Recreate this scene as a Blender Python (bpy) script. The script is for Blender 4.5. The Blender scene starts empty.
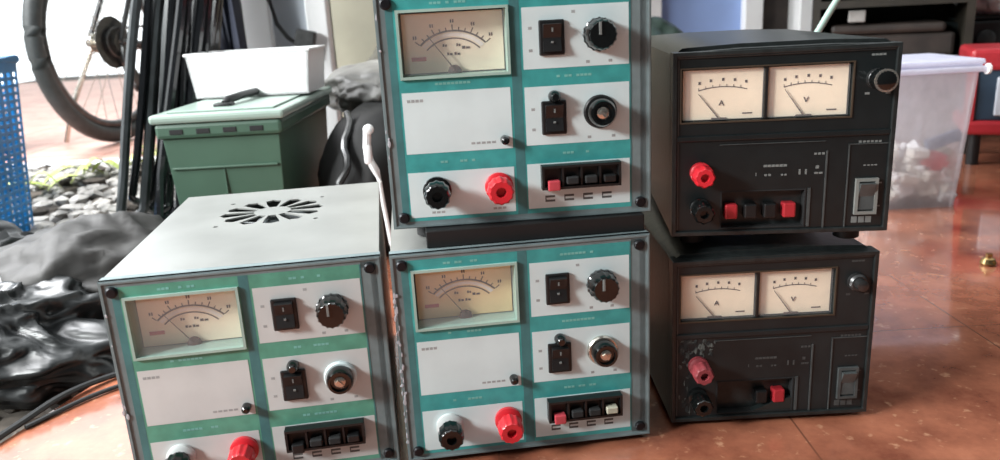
import bpy, bmesh, math, random
from mathutils import Vector, Matrix, noise
random.seed(7)
C = bpy.context.scene.collection
sc = bpy.context.scene
PI = math.pi

# ------------------------------------------------------------------ camera
F_PX = 768.63; PITCH = .2764; ROLL = .0548; CAM_H = .4103
cam_data = bpy.data.cameras.new('camera'); cam = bpy.data.objects.new('camera', cam_data); C.objects.link(cam)
cam_data.sensor_fit = 'HORIZONTAL'; cam_data.sensor_width = 36; cam_data.lens = 36*F_PX/1000
cam_data.clip_start = .02; cam_data.clip_end = 100
fwd = Vector((0, math.cos(PITCH), -math.sin(PITCH))); up0 = Vector((0, math.sin(PITCH), math.cos(PITCH))); rt0 = Vector((1, 0, 0))
rt = math.cos(ROLL)*rt0 - math.sin(ROLL)*up0
upv = math.sin(ROLL)*rt0 + math.cos(ROLL)*up0
cam.matrix_world = Matrix(((rt.x, upv.x, -fwd.x, 0), (rt.y, upv.y, -fwd.y, 0), (rt.z, upv.z, -fwd.z, CAM_H), (0, 0, 0, 1)))
cam_data.dof.use_dof = True; cam_data.dof.focus_distance = .78; cam_data.dof.aperture_fstop = 7.0
sc.camera = cam

# ------------------------------------------------------------------ world, lights, exposure
sc.view_settings.view_transform = 'Standard'; sc.view_settings.look = 'None'
sc.view_settings.exposure = -.36; sc.view_settings.gamma = 1.0; sc.view_settings.use_curve_mapping = False
w = bpy.data.worlds.new('world'); sc.world = w; w.use_nodes = True
nt = w.node_tree; nt.nodes.clear()
tc = nt.nodes.new('ShaderNodeTexCoord'); dot = nt.nodes.new('ShaderNodeVectorMath'); dot.operation = 'DOT_PRODUCT'
dot.inputs[1].default_value = Vector((-.72, .62, .30)).normalized()
mr = nt.nodes.new('ShaderNodeMapRange'); mr.interpolation_type = 'SMOOTHSTEP'
mr.inputs['From Min'].default_value = -.05; mr.inputs['From Max'].default_value = .85
mr.inputs['To Min'].default_value = .10; mr.inputs['To Max'].default_value = 3.1
bg = nt.nodes.new('ShaderNodeBackground'); bg.inputs['Color'].default_value = (.93, .98, 1.0, 1)
ow = nt.nodes.new('ShaderNodeOutputWorld')
nt.links.new(tc.outputs['Generated'], dot.inputs[0]); nt.links.new(dot.outputs['Value'], mr.inputs['Value'])
d2 = nt.nodes.new('ShaderNodeVectorMath'); d2.operation = 'DOT_PRODUCT'; d2.inputs[1].default_value = Vector((.25, .35, .9)).normalized()
m2 = nt.nodes.new('ShaderNodeMapRange'); m2.interpolation_type = 'SMOOTHSTEP'; m2.inputs['From Min'].default_value = .35; m2.inputs['To Max'].default_value = 1.1
ad = nt.nodes.new('ShaderNodeMath'); ad.operation = 'ADD'
nt.links.new(tc.outputs['Generated'], d2.inputs[0]); nt.links.new(d2.outputs['Value'], m2.inputs['Value'])
nt.links.new(mr.outputs['Result'], ad.inputs[0]); nt.links.new(m2.outputs['Result'], ad.inputs[1]); nt.links.new(ad.outputs[0], bg.inputs['Strength'])
nt.links.new(bg.outputs['Background'], ow.inputs['Surface'])

def area(name, loc, target, size, power, color=(1, 1, 1), size_y=None):
    l = bpy.data.lights.new(name, 'AREA'); l.energy = power; l.color = color; l.shape = 'RECTANGLE'
    l.size = size; l.size_y = size_y or size
    o = bpy.data.objects.new(name, l); C.objects.link(o); o.location = loc
    o.rotation_euler = (Vector(target)-Vector(loc)).to_track_quat('-Z', 'Y').to_euler()
    return o
area('daylight_from_yard', (-2.1, -.45, 1.30), (0, .75, .2), .42, 112, (.95, 1.0, 1.0))
area('daylight_behind_left', (-2.3, 1.9, 2.3), (-.4, 1.1, .0), 1.4, 220, (.97, .98, 1.0))
area('fill_across_terrace', (-2.7, .2, 1.9), (-.5, 2.0, .3), .9, 120, (1, 1, 1))  # fill light added to brighten the rear panel, tray and terrace

# ------------------------------------------------------------------ materials
def lin(c):
    return tuple(((v/255)/12.92 if v/255 <= .04045 else ((v/255+.055)/1.055)**2.4) for v in c)
def mat(name, rgb, rough=.5, metal=0, var=.12, scale=30, bump=0, spec=.5, rgb2=None, coat=0, alpha=1, trans=0, emis=0, detail=4, thr=None):
    m = bpy.data.materials.new(name); m.use_nodes = True; n = m.node_tree; b = n.nodes['Principled BSDF']
    c = lin(rgb)
    c2 = lin(rgb2) if rgb2 else tuple(min(1, v*(1-var*1.6)) for v in c)
    t = n.nodes.new('ShaderNodeTexCoord'); no = n.nodes.new('ShaderNodeTexNoise')
    no.inputs['Scale'].default_value = scale; no.inputs['Detail'].default_value = detail
    n.links.new(t.outputs['Object'], no.inputs['Vector'])
    r = n.nodes.new('ShaderNodeValToRGB'); lo, hi = thr or (.35, .65)
    r.color_ramp.elements[0].position = lo; r.color_ramp.elements[0].color = (*c2, 1)
    r.color_ramp.elements[1].position = hi; r.color_ramp.elements[1].color = (*c, 1)
    n.links.new(no.outputs['Fac'], r.inputs['Fac']); n.links.new(r.outputs['Color'], b.inputs['Base Color'])
    b.inputs['Roughness'].default_value = rough; b.inputs['Metallic'].default_value = metal
    b.inputs['Specular IOR Level'].default_value = spec; b.inputs['Coat Weight'].default_value = coat
    b.inputs['Alpha'].default_value = alpha; b.inputs['Transmission Weight'].default_value = trans
    if bump:
        bp = n.nodes.new('ShaderNodeBump'); bp.inputs['Strength'].default_value = bump; bp.inputs['Distance'].default_value = .002
        n.links.new(no.outputs['Fac'], bp.inputs['Height']); n.links.new(bp.outputs['Normal'], b.inputs['Normal'])
    return m
M = dict(
    cover=mat('case_grey_paint', (142, 143, 140), .30, .1, .10, 14, .05),
    chip=mat('bare_primer', (176, 178, 184), .6), bezel=mat('bezel_grey_metal', (120, 134, 136), .5, 0, .16, 40, .05, spec=.3),
    teal=mat('teal_panel', (62, 156, 154), .45, 0, .14, 60),
    teal_flare=mat('teal_panel_flare', (88, 156, 134), .45, 0, .14, 60),  # greener cast of flare on the leftmost unit, put into the colour
    white=mat('white_print', (208, 222, 223), .5, 0, .05, 25, spec=.35),
    white_warm=mat('white_print_light_tint', (200, 204, 203), .5, 0, .06, 25, spec=.35),  # dimmer light on the leftmost unit's white fields, put into the colour
    rim=mat('meter_rim', (160, 186, 176), .35, 0, .1, 30),
    dialyellow=mat('aged_meter_dial', (244, 212, 160), .6, 0, .14, 14), dullred=mat('dull_red_plastic', (168, 40, 48), .4), greyswitch=mat('grey_switch_plastic', (128, 130, 126), .4),
    dial=mat('meter_dial', (250, 232, 205), .6, 0, .08, 20),
    dialblack=mat('dial_ink', (70, 50, 45), .6),
    dialwhite=mat('dial_band', (250, 240, 232), .6),
    black=mat('black_plastic', (20, 21, 22), .45, 0, .1, 60),
    blackgloss=mat('black_glossy_plastic', (14, 16, 16), .15, 0, .1, 60, coat=.3),
    red=mat('red_plastic', (205, 40, 50), .3, 0, .1, 60, coat=.2),
    rosy=mat('faded_red_plastic', (190, 70, 80), .4, 0, .15, 60),
    tealdeep=mat('deep_teal_print', (66, 118, 120), .5, 0, .14, 60), dustyred=mat('dusty_red_plastic', (148, 60, 66), .5, 0, .25, 60),
    tealink=mat('pale_teal_ink', (120, 182, 174), .5), captionink=mat('caption_ink', (88, 92, 92), .6),
    metal=mat('bright_metal', (210, 205, 195), .25, .9, .1, 60),
    darkmetal=mat('dark_metal', (90, 90, 90), .35, .8, .2, 60),
    screw=mat('black_screw', (30, 30, 34), .4, .5),
    ink=mat('grey_ink', (160, 164, 164), .6),
    lightink=mat('pale_ink', (116, 120, 118), .6),
    rubber=mat('black_rubber', (16, 16, 17), .6, 0, .1, 60),
    dark=mat('interior_dark', (26, 27, 28), .8),
    fan=mat('grey_fan_plastic', (95, 100, 102), .5),
    blackcase=mat('black_crackle_paint', (37, 41, 41), .38, .0, .25, 120, .12),
    blackface=mat('black_front_plate', (24, 29, 30), .35, 0, .15, 50, .03),
    dustyface=mat('dusty_black_front_plate', (28, 33, 34), .5, 0, .3, 22, .1, rgb2=(18, 21, 22)),
    dusty=mat('dust_streak', (84, 86, 82), .8, 0, .5, 90, .3, thr=(.45, .6), rgb2=(30, 32, 32)),
    ridge=mat('grey_ridge', (72, 76, 76), .4, 0, .2, 80),
    bronze=mat('meter_frame_brown', (66, 54, 42), .5),
    green=mat('green_plastic', (66, 94, 78), .45, 0, .1, 12, .03),
    greenlid=mat('green_lid_glare', (150, 168, 158), .3, 0, .08, 10, .02),  # glare on the lid painted in as a paler green
    darkgreen=mat('dark_green_plastic', (30, 52, 42), .4),
    whitepl=mat('white_plastic', (240, 240, 240), .4, 0, .03, 10),
    whitepaint=mat('white_paint', (224, 226, 226), .5, 0, .05, 10),
    milky=mat('milky_pane', (186, 192, 200), .25, 0, .06, 8),
    beige=mat('beige_plaster', (168, 166, 148), .8, 0, .08, 6, .1),
    bluewall=mat('periwinkle_paint', (140, 165, 214), .6, 0, .08, 5),
    brown=mat('dark_brown_wood', (50, 41, 36), .55, 0, .3, 18, .05),
    olive=mat('dark_olive_brown_wood', (40, 36, 28), .5, 0, .3, 14, .05),
    stone=mat('grey_rubble', (186, 182, 176), .85, 0, .4, 18, .3, rgb2=(112, 110, 106)),
    soil=mat('dark_soil', (92, 84, 76), .95, 0, .4, 26, .5, rgb2=(42, 38, 34)),
    bag=mat('black_bag_film', (34, 36, 37), .36, 0, .2, 20, .1),
    darkbag=mat('black_canvas', (30, 29, 29), .8, 0, .25, 16, .2),
    bagmatte=mat('dark_cloth_bag', (54, 52, 50), .6, 0, .25, 16, .2),
    bluepl=mat('blue_plastic', (8, 124, 184), .35, 0, .25, 8),
    tyre=mat('tyre_rubber', (58, 62, 62), .6, 0, .2, 40, .1),
    tube=mat('black_tube_rubber', (22, 24, 27), .25, 0, .2, 20, coat=.5),
    tubegrey=mat('dusty_tube_rubber', (60, 64, 66), .3, 0, .3, 20, coat=.4),
    leaf=mat('yellow_green_leaf', (206, 212, 140), .5, 0, .2, 30, rgb2=(140, 160, 60)),
    navy=mat('navy_cloth', (42, 46, 60), .7, 0, .2, 20, .1),
    jacket=mat('grey_nylon', (150, 148, 144), .45, 0, .25, 16, .15),
    cushion=mat('olive_grey_cloth', (88, 86, 76), .8, 0, .2, 20, .1),
    slate=mat('slate_plastic', (104, 118, 142), .5),
    blackobj=mat('worn_black_plastic', (34, 40, 40), .35, 0, .3, 14),
    slateblue=mat('dark_slate_blue_plastic', (44, 62, 78), .4),
    brass=mat('brass', (190, 160, 110), .25, .9),
    foil=mat('white_bag_film', (222, 224, 224), .4, 0, .15, 14, .2),
    chips=mat('white_chip_plastic', (244, 240, 230), .5, 0, .2, 14),
)
# clear and frosted
def glassy(name, mixfac, tint, rough, milk=0):
    m = bpy.data.materials.new(name); m.use_nodes = True; n = m.node_tree; n.nodes.clear()
    o = n.nodes.new('ShaderNodeOutputMaterial'); mx = n.nodes.new('ShaderNodeMixShader'); tr = n.nodes.new('ShaderNodeBsdfTransparent')
    p = n.nodes.new('ShaderNodeBsdfPrincipled'); p.inputs['Base Color'].default_value = (*tint, 1); p.inputs['Roughness'].default_value = rough
    no = n.nodes.new('ShaderNodeTexNoise'); no.inputs['Scale'].default_value = 9
    mp = n.nodes.new('ShaderNodeMapRange'); mp.inputs['To Min'].default_value = mixfac*.8; mp.inputs['To Max'].default_value = mixfac*1.2
    n.links.new(no.outputs['Fac'], mp.inputs['Value']); n.links.new(mp.outputs['Result'], mx.inputs['Fac'])
    n.links.new(tr.outputs[0], mx.inputs[1]); 
    tl = n.nodes.new('ShaderNodeBsdfTranslucent'); tl.inputs['Color'].default_value = (*tint, 1); m3 = n.nodes.new('ShaderNodeMixShader'); m3.inputs['Fac'].default_value = milk
    n.links.new(p.outputs[0], m3.inputs[1]); n.links.new(tl.outputs[0], m3.inputs[2]); n.links.new(m3.outputs[0], mx.inputs[2]); n.links.new(mx.outputs[0], o.inputs['Surface'])
    return m
M['clear'] = glassy('clear_meter_window', .07, (.9, .9, .9), .08)
M['frost'] = glassy('frosted_tub_plastic', .50, (.95, .95, 1.0), .35, .55)
M['frostlid'] = glassy('frosted_lid_plastic', .85, (.86, .86, .96), .35, .4)

def tile_mat(name, rough, spec, coat, dark, light, grout):
    m = bpy.data.materials.new(name); m.use_nodes = True; n = m.node_tree; b = n.nodes['Principled BSDF']; L = n.links.new
    t = n.nodes.new('ShaderNodeTexCoord'); mp = n.nodes.new('ShaderNodeMapping'); mp.inputs['Rotation'].default_value = (0, 0, -.0)
    mp.inputs['Location'].default_value = (.013, .30, 0)
    L(t.outputs['Object'], mp.inputs['Vector'])
    br = n.nodes.new('ShaderNodeTexBrick'); br.offset = 0; br.inputs['Scale'].default_value = 1
    br.inputs['Brick Width'].default_value = .30; br.inputs['Row Height'].default_value = .30; br.inputs['Mortar Size'].default_value = grout
    br.inputs['Mortar Smooth'].default_value = .4
    L(mp.outputs['Vector'], br.inputs['Vector'])
    n1 = n.nodes.new('ShaderNodeTexNoise'); n1.inputs['Scale'].default_value = 9; n1.inputs['Detail'].default_value = 8; n1.inputs['Roughness'].default_value = .65
    n2 = n.nodes.new('ShaderNodeTexNoise'); n2.inputs['Scale'].default_value = 75; n2.inputs['Detail'].default_value = 5
    L(t.outputs['Object'], n1.inputs['Vector']); L(t.outputs['Object'], n2.inputs['Vector'])
    r1 = n.nodes.new('ShaderNodeValToRGB'); e = r1.color_ramp.elements
    e[0].position = .33; e[0].color = (*lin(dark), 1); e[1].position = .68; e[1].color = (*lin(light), 1)
    L(n1.outputs['Fac'], r1.inputs['Fac'])
    r2 = n.nodes.new('ShaderNodeValToRGB'); e = r2.color_ramp.elements
    e[0].position = .62; e[0].color = (0, 0, 0, 1); e[1].position = .74; e[1].color = (.45, .45, .45, 1)
    L(n2.outputs['Fac'], r2.inputs['Fac'])
    mx = n.nodes.new('ShaderNodeMixRGB'); mx.inputs['Color2'].default_value = (*lin((226, 176, 140)), 1)
    L(r2.outputs['Color'], mx.inputs['Fac']); L(r1.outputs['Color'], mx.inputs['Color1'])
    m2 = n.nodes.new('ShaderNodeMixRGB'); m2.inputs['Color2'].default_value = (*lin((120, 74, 56)), 1)
    L(br.outputs['Fac'], m2.inputs['Fac']); L(mx.outputs['Color'], m2.inputs['Color1']); L(m2.outputs['Color'], b.inputs['Base Color'])
    rr = n.nodes.new('ShaderNodeMapRange'); rr.inputs['To Min'].default_value = rough[0]; rr.inputs['To Max'].default_value = rough[1]
    L(n1.outputs['Fac'], rr.inputs['Value']); L(rr.outputs['Result'], b.inputs['Roughness'])
    bp = n.nodes.new('ShaderNodeBump'); bp.inputs['Strength'].default_value = .12; bp.inputs['Distance'].default_value = .001
    L(n2.outputs['Fac'], bp.inputs['Height']); L(bp.outputs['Normal'], b.inputs['Normal'])
    b.inputs['Specular IOR Level'].default_value = spec; b.inputs['Coat Weight'].default_value = coat; b.inputs['Coat Roughness'].default_value = .07
    return m
M['tile'] = tile_mat('terracotta_tile', (.08, .26), .6, 1.0, (118, 66, 50), (184, 116, 88), .0013)
M['terrace_tile'] = tile_mat('pinkish_terrace_tile', (.45, .6), .3, 0, (168, 122, 108), (204, 164, 150), .004)

# ------------------------------------------------------------------ mesh helpers
def I(x=0, y=0, z=0): return Matrix.Translation((x, y, z))
class MB:
    def __init__(s): s.bm = bmesh.new(); s.smooth = False
    def _fin(s, verts, mi):
        fs = set(f for v in verts for f in v.link_faces)
        for f in fs: f.material_index = mi
    def box(s, x0, x1, y0, y1, z0, z1, mi=0, bev=0, seg=2, rot=None):
        vs = bmesh.ops.create_cube(s.bm, size=1)['verts']
        bmesh.ops.scale(s.bm, vec=(x1-x0, y1-y0, z1-z0), verts=vs)
        fs = list(set(f for v in vs for f in v.link_faces))
        if bev:
            es = list(set(e for v in vs for e in v.link_edges))
            r = bmesh.ops.bevel(s.bm, geom=es, offset=bev, segments=seg, affect='EDGES', profile=.5)
            vs = list(set(v for f in r['faces'] for v in f.verts) | set(v for v in vs if v.is_valid))
            vs = [v for v in vs if v.is_valid]
        c = Vector(((x0+x1)/2, (y0+y1)/2, (z0+z1)/2))
        mm = Matrix.Translation(c)
        if rot is not None: mm = mm @ rot
        bmesh.ops.transform(s.bm, matrix=mm, verts=vs); s._fin(vs, mi); return s
    def cyl(s, p0, p1, r0, r1=None, n=24, mi=0, cap=True):
        p0 = Vector(p0); p1 = Vector(p1); r1 = r0 if r1 is None else r1; d = p1-p0
        vs = bmesh.ops.create_cone(s.bm, cap_ends=cap, segments=n, radius1=r0, radius2=r1, depth=d.length)['verts']
        mm = Matrix.Translation((p0+p1)/2) @ d.to_track_quat('Z', 'Y').to_matrix().to_4x4()
        bmesh.ops.transform(s.bm, matrix=mm, verts=vs); s._fin(vs, mi); return s
    def lathe(s, origin, direction, prof, n=28, mi=0, flute=0, flute_n=12):
        q = Vector(direction).to_track_quat('Z', 'Y').to_matrix().to_4x4(); mm = Matrix.Translation(origin) @ q
        rings = []
        for (r, h) in prof:
            ring = []
            for k in range(n):
                a = 2*PI*k/n; rr = r*(1 - (flute*(.5-.5*math.cos(a*flute_n)) if flute and r > .003 else 0))
                ring.append(s.bm.verts.new(mm @ Vector((rr*math.cos(a), rr*math.sin(a), h))))
            rings.append(ring)
        for a, b in zip(rings, rings[1:]):
            for k in range(n):
                f = s.bm.faces.new((a[k], a[(k+1) % n], b[(k+1) % n], b[k])); f.material_index = mi
        f = s.bm.faces.new(rings[0][::-1]); f.material_index = mi
        f = s.bm.faces.new(rings[-1]); f.material_index = mi
        return s
    def tube(s, pts, r, n=8, mi=0, closed=False, flat=1):
        pts = [Vector(p) for p in pts]; rings = []; N = len(pts); ref = Vector((0, 0, 1))
        for i, p in enumerate(pts):
            a = pts[i-1] if (i or closed) else p; b = pts[(i+1) % N] if (i < N-1 or closed) else p
            t = (b-a).normalized(); u = t.cross(ref)
            if u.length < .15: u = t.cross(Vector((0, 1, 0)))
            u.normalize(); v = t.cross(u); rr = r(i/(N-1)) if callable(r) else r
            if i and u.dot(pu) < 0: u, v = -u, -v
            pu = u
            rings.append([s.bm.verts.new(p + rr*(math.cos(2*PI*k/n)*u*flat + math.sin(2*PI*k/n)*v)) for k in range(n)])
        pr = list(zip(rings, rings[1:])) + ([(rings[-1], rings[0])] if closed else [])
        for a, b in pr:
            for k in range(n):
                f = s.bm.faces.new((a[k], a[(k+1) % n], b[(k+1) % n], b[k])); f.material_index = mi
        if not closed:
            s.bm.faces.new(rings[0][::-1]).material_index = mi; s.bm.faces.new(rings[-1]).material_index = mi
        return s
    def prism(s, poly, y0, y1, mi=0):
        """poly = list of (x,z), extruded along y"""
        a = [s.bm.verts.new((x, y0, z)) for x, z in poly]; b = [s.bm.verts.new((x, y1, z)) for x, z in poly]
        s.bm.faces.new(a).material_index = mi; s.bm.faces.new(b[::-1]).material_index = mi
        n = len(poly)
        for k in range(n): s.bm.faces.new((a[k], b[k], b[(k+1) % n], a[(k+1) % n])).material_index = mi
        return s
    def frame(s, x0, x1, z0, z1, t, y0, y1, mi=0, bev=0):
        """rectangular ring in xz, thickness t inward"""
        o = [(x0, z0), (x1, z0), (x1, z1), (x0, z1)]; i = [(x0+t, z0+t), (x1-t, z0+t), (x1-t, z1-t), (x0+t, z1-t)]
        V = [[s.bm.verts.new((x, y, z)) for x, z in L] for y in (y0, y1) for L in (o, i)]
        of, inf, ob, ib = V
        for k in range(4):
            j = (k+1) % 4
            for q in ((of[k], of[j], inf[j], inf[k]), (ob[j], ob[k], ib[k], ib[j]), (of[j], of[k], ob[k], ob[j]), (inf[k], inf[j], ib[j], ib[k])):
                s.bm.faces.new(q).material_index = mi
        return s
    def blob(s, c, r, seed=0, amp=.25, freq=1.5, sub=2, mi=0, rot=0):
        vs = bmesh.ops.create_icosphere(s.bm, subdivisions=sub, radius=1)['verts']
        for v in vs:
            d = noise.noise(v.co*freq + Vector((seed*3.1, seed*1.7, seed)))
            v.co *= 1+amp*d*2
        bmesh.ops.transform(s.bm, matrix=Matrix.Translation(c) @ Matrix.Rotation(rot, 4, 'Z') @ Matrix.Diagonal((*r, 1)), verts=vs); s._fin(vs, mi); return s
    def build(s, name, mats, parent=None, smooth=False, loc=None, soft=False):
        bmesh.ops.recalc_face_normals(s.bm, faces=s.bm.faces)
        me = bpy.data.meshes.new(name); s.bm.to_mesh(me); s.bm.free()
        if not isinstance(mats, (list, tuple)): mats = [mats]
        for m in mats: me.materials.append(M[m] if isinstance(m, str) else m)
        if smooth:
            for p in me.polygons: p.use_smooth = True
            if not soft: me.set_sharp_from_angle(angle=math.radians(38))
        o = bpy.data.objects.new(name, me); C.objects.link(o)
        if parent: o.parent = parent
        if loc: o.location = loc
        return o
def tag(o, label=None, cat=None, group=None, kind=None):
    if label: o['label'] = label
    if cat: o['category'] = cat
    if group: o['group'] = group
    if kind: o['kind'] = kind
    return o
def thing(name, label, cat, loc=(0, 0, 0), rz=0, group=None):
    o = bpy.data.objects.new(name, None); C.objects.link(o); o.empty_display_size = .05
    o.location = loc; o.rotation_euler = (0, 0, rz); return tag(o, label, cat, group)

# ------------------------------------------------------------------ setting
FZ = -.006
m = MB()
poly = [(-.80, -.2), (-.545, .746), (-.503, .903), (-.40, 1.25), (-.30, 1.7), (-.22, 3.6), (3.4, 3.6), (3.4, -.2)]
a = [m.bm.verts.new((x, y, FZ)) for x, y in poly]; b = [m.bm.verts.new((x, y, FZ-.06)) for x, y in poly]
m.bm.faces.new(a); m.bm.faces.new(b[::-1])
for k in range(len(poly)): m.bm.faces.new((a[k], b[k], b[(k+1) % len(poly)], a[(k+1) % len(poly)]))
tag(m.build('floor', 'tile'), kind='structure')
tag(MB().box(-5, -.2, -.6, 9, -.12, -.04).build('ground', 'soil'), kind='structure')
tag(MB().box(-5, -.12, 2.29, 6.5, -.05, .048).build('terrace_floor', 'terrace_tile'), kind='structure')
tag(MB().box(-5, -.12, 2.235, 2.29, -.05, .050, bev=.006).build('trim_1', 'whitepaint'), kind='structure')
tag(MB().box(-.46, .72, 3.2, 3.3, FZ, 2.4).build('wall_back', 'beige'), kind='structure')

# gravel and rubble: nobody could count it
def gz(x, y):
    s_ = min(1, max(0, (y-1.35)/.85)); s_ = s_*s_*(3-2*s_)
    return -.038 + .072*s_ + .016*noise.noise(Vector((x*4, y*4, 0)))
m = MB(); NX, NY = 60, 48
G_ = [[m.bm.verts.new((-3.2+2.78*i/(NX-1), .45+1.785*j/(NY-1), gz(-3.2+2.78*i/(NX-1), .45+1.785*j/(NY-1)))) for i in range(NX)] for j in range(NY)]
for j in range(NY-1):
    for i in range(NX-1): m.bm.faces.new((G_[j][i], G_[j][i+1], G_[j+1][i+1], G_[j+1][i]))
tag(m.build('planting_bed', 'soil', None, True), kind='structure')
m = MB()
for k in range(3600):
    y = random.uniform(.55, 2.22); x = random.uniform(-2.0, -.40 if y > 1.2 else -.56)
    if x > -.56+.29*(y-.75): continue
    s_ = random.uniform(.008, .026)*(1.0 if y > 1.2 else .75)
    m.blob((x, y, gz(x, y)+s_*.3), (s_*random.uniform(.8, 1.6), s_, s_*.6), k, .3, 1.2, 1, 0 if random.random() < (.8 if y > 1.25 else .35) else 1, random.uniform(0, 6))
tag(m.build('gravel', ['stone', 'soil']), 'grey and whitish rubble stones lying between the tiled floors', 'gravel', kind='stuff')

# ------------------------------------------------------------------ bench supplies (teal fronts)
W, H, DEP = .2385, .2075, .3255
def slab_with_holes(outer, holes, z0, z1):
    """flat plate in xy with holes, extruded"""
    bm = bmesh.new(); edges = []
    for loop in [outer]+holes:
        vs = [bm.verts.new((x, y, z1)) for x, y in loop]
        edges += [bm.edges.new((vs[i], vs[(i+1) % len(vs)])) for i in range(len(vs))]
    r = bmesh.ops.triangle_fill(bm, use_beauty=True, use_dissolve=False, edges=edges)
    fs = [f for f in r['geom'] if isinstance(f, bmesh.types.BMFace)]
    ex = bmesh.ops.extrude_face_region(bm, geom=fs)
    bmesh.ops.translate(bm, vec=(0, 0, z0-z1), verts=[v for v in ex['geom'] if isinstance(v, bmesh.types.BMVert)])
    m = MB(); m.bm.free(); m.bm = bm; return m

def bench_supply(loc, rz, label, teal, white, left_feature, foot_h, flav):
    t = thing('bench_power_supply', label, 'power supply', loc, rz, 'teal faced bench power supplies')
    # case: back, sides, bottom
    m = MB()
    m.box(.001, .0028, .004, DEP, .002, H-.002, bev=.0006, seg=1).box(W-.0028, W-.001, .004, DEP, .002, H-.002, bev=.0006, seg=1)
    m.box(.0028, W-.0028, DEP-.002, DEP, .002, H-.002).box(.0028, W-.0028, .004, DEP-.002, .002, .004)
    m.build('case', 'cover', t)
    # top cover with radial fan slots
    fc = (.118, .212); holes = []
    for k in range(12):
        a0 = 2*PI*k/12+.1; pts = []
        for (rr, hw) in ((.020, .004), (.036, .0072), (.052, .0088)): pts.append((rr, hw))
        L = [(r_*math.cos(a0)-h_*math.sin(a0), r_*math.sin(a0)+h_*math.cos(a0)) for r_, h_ in pts] + \
            [(.057*math.cos(a0), .057*math.sin(a0))] + \
            [(r_*math.cos(a0)+h_*math.sin(a0), r_*math.sin(a0)-h_*math.cos(a0)) for r_, h_ in reversed(pts)]
        holes.append([(fc[0]+x, fc[1]+y) for x, y in L])
    for sx, sy in ((-1, -1), (1, 1), (-1, 1), (1, -1)):
        holes.append([(fc[0]+sx*.052+.003*math.cos(q*PI/3), fc[1]+sy*.052+.003*math.sin(q*PI/3)) for q in range(6)])
    m = slab_with_holes([(.001, .004), (W-.001, .004), (W-.001, DEP), (.001, DEP)], holes, H-.002, H-.0004)
    m.build('top_cover', 'cover', t)
    # fan underneath
    m = MB(); m.lathe((0, 0, 0), (0, 0, 1), [(.016, 0), (.018, .004), (.018, .018), (.014, .02)], 20)
    for k in range(7):
        a0 = 2*PI*k/7; R = Matrix.Rotation(a0, 4, 'Z') @ Matrix.Translation((.035, 0, .009)) @ Matrix.Rotation(.6, 4, 'X')
        vs = bmesh.ops.create_cube(m.bm, size=1)['verts']; bmesh.ops.scale(m.bm, vec=(.036, .024, .0015), verts=vs)
        bmesh.ops.transform(m.bm, matrix=R, verts=vs)
    m.build('cooling_fan', 'fan', t, loc=(fc[0], fc[1], H-.028))
    # front bezel
    m = MB(); m.frame(0, W, 0, H, .0098, -.0006, .004).frame(0, W, 0, H, .0036, -.0018, .012).box(.2206, W-.0045, -.0006, .001, .0045, H-.0045)
    es = [e for e in m.bm.edges if e.calc_length() > .15 and e.verts[0].co.y < -.0015 and e.verts[1].co.y < -.0015]
    bmesh.ops.bevel(m.bm, geom=es, offset=.0009, segments=2, affect='EDGES')
    rr = random.Random(int(loc[0]*1000))
    for q in range(34 if left_feature else 6):   # paint chipped off along the left rim
        z_ = rr.uniform(.02, .19); x_ = rr.uniform(.0002, .0034)
        m.blob((x_, -.0019, z_), (.0010*rr.uniform(.5, 1.8), .0003, .0022*rr.uniform(.5, 1.6)), q, .4, 2, 1, 1)
    m.build('bezel', ['bezel', 'chip'], t)
    # printed front panel: teal field with white fields, hole at the meter
    m = MB(); yf = -.0008
    mx0, mx1, mz0, mz1 = .0188, .1125, .1345, .1905
    x0, x1, z0, z1 = .0092, .2205, .0062, .2012
    m.box(x0, x1, yf, .001, z0, mz0).box(x0, x1, yf, .001, mz1, z1).box(x0, mx0, yf, .001, mz0, mz1).box(mx1, x1, yf, .001, mz0, mz1)
    for (a_, b_) in ((x0, .0155), (.1145, .1232), (.2192, x1)): m.box(a_, b_, yf-.0001, yf, z0, z1, 5)
    yw = yf-.0002
    for (a_, b_, c_, d_) in ((.0175, .1125, .0680, .1220), (.0170, .1125, .0095, .0510), (.1252, .2186, .1362, .1885), (.1250, .2186, .0690, .1208), (.1245, .2186, .0105, .0520)):
        m.box(a_, b_, yw, yf, c_, d_, 1)
    # section headings printed pale on the teal bars
    for (cx, cz) in ((.065, .1962), (.172, .1945), (.172, .129), (.065, .0595), (.172, .0605), (.065, .1285)):
        for q in range(9):
            if random.random() < .75: m.box(cx-.018+q*.0035, cx-.0152+q*.0035, yw, yf, cz-.0010, cz+.0010, 2)
    # small grey captions on the white
    for q in range(4): m.box(.0215+q*.0037, .0245+q*.0037, yw-.0001, yw, .1135, .1160, 3)
    for q in range(5): m.box(.0755+q*.0046, .0790+q*.0046, yw-.0001, yw, .0735, .0755, 3)
    for cx in (.042, .098):
        for q in range(3): m.box(cx-.006+q*.0042, cx-.0027+q*.0042, yw-.0001, yw, .0125, .0145, 3)
    for cx in (.1445, .162, .1795, .197):
        for q in range(2):
            m.box(cx-.0045, cx+.0045, yw-.0001, yw, .0160+q*.0040, .0180+q*.0040, 4)
        m.box(cx-.0045, cx-.0035, yw-.0001, yw, .0170, .0210, 4)
    for (cx, cz) in ((.132, .171), (.132, .152), (.132, .101), (.132, .083), (.182, .140), (.202, .140), (.182, .0735), (.204, .0735), (.170, .183)):
        m.box(cx-.0016, cx+.0016, yw-.0001, yw, cz-.0012, cz+.0012, 3)
    m.build('front_panel', [teal, white, 'tealink', 'ink', 'captionink', 'tealdeep'], t)
    # meter
    mt = MB().frame(mx0-.0012, mx1+.0012, mz0-.0012, mz1+.0012, .0024, -.0036, .020).build('panel_meter', 'rim', t)
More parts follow.
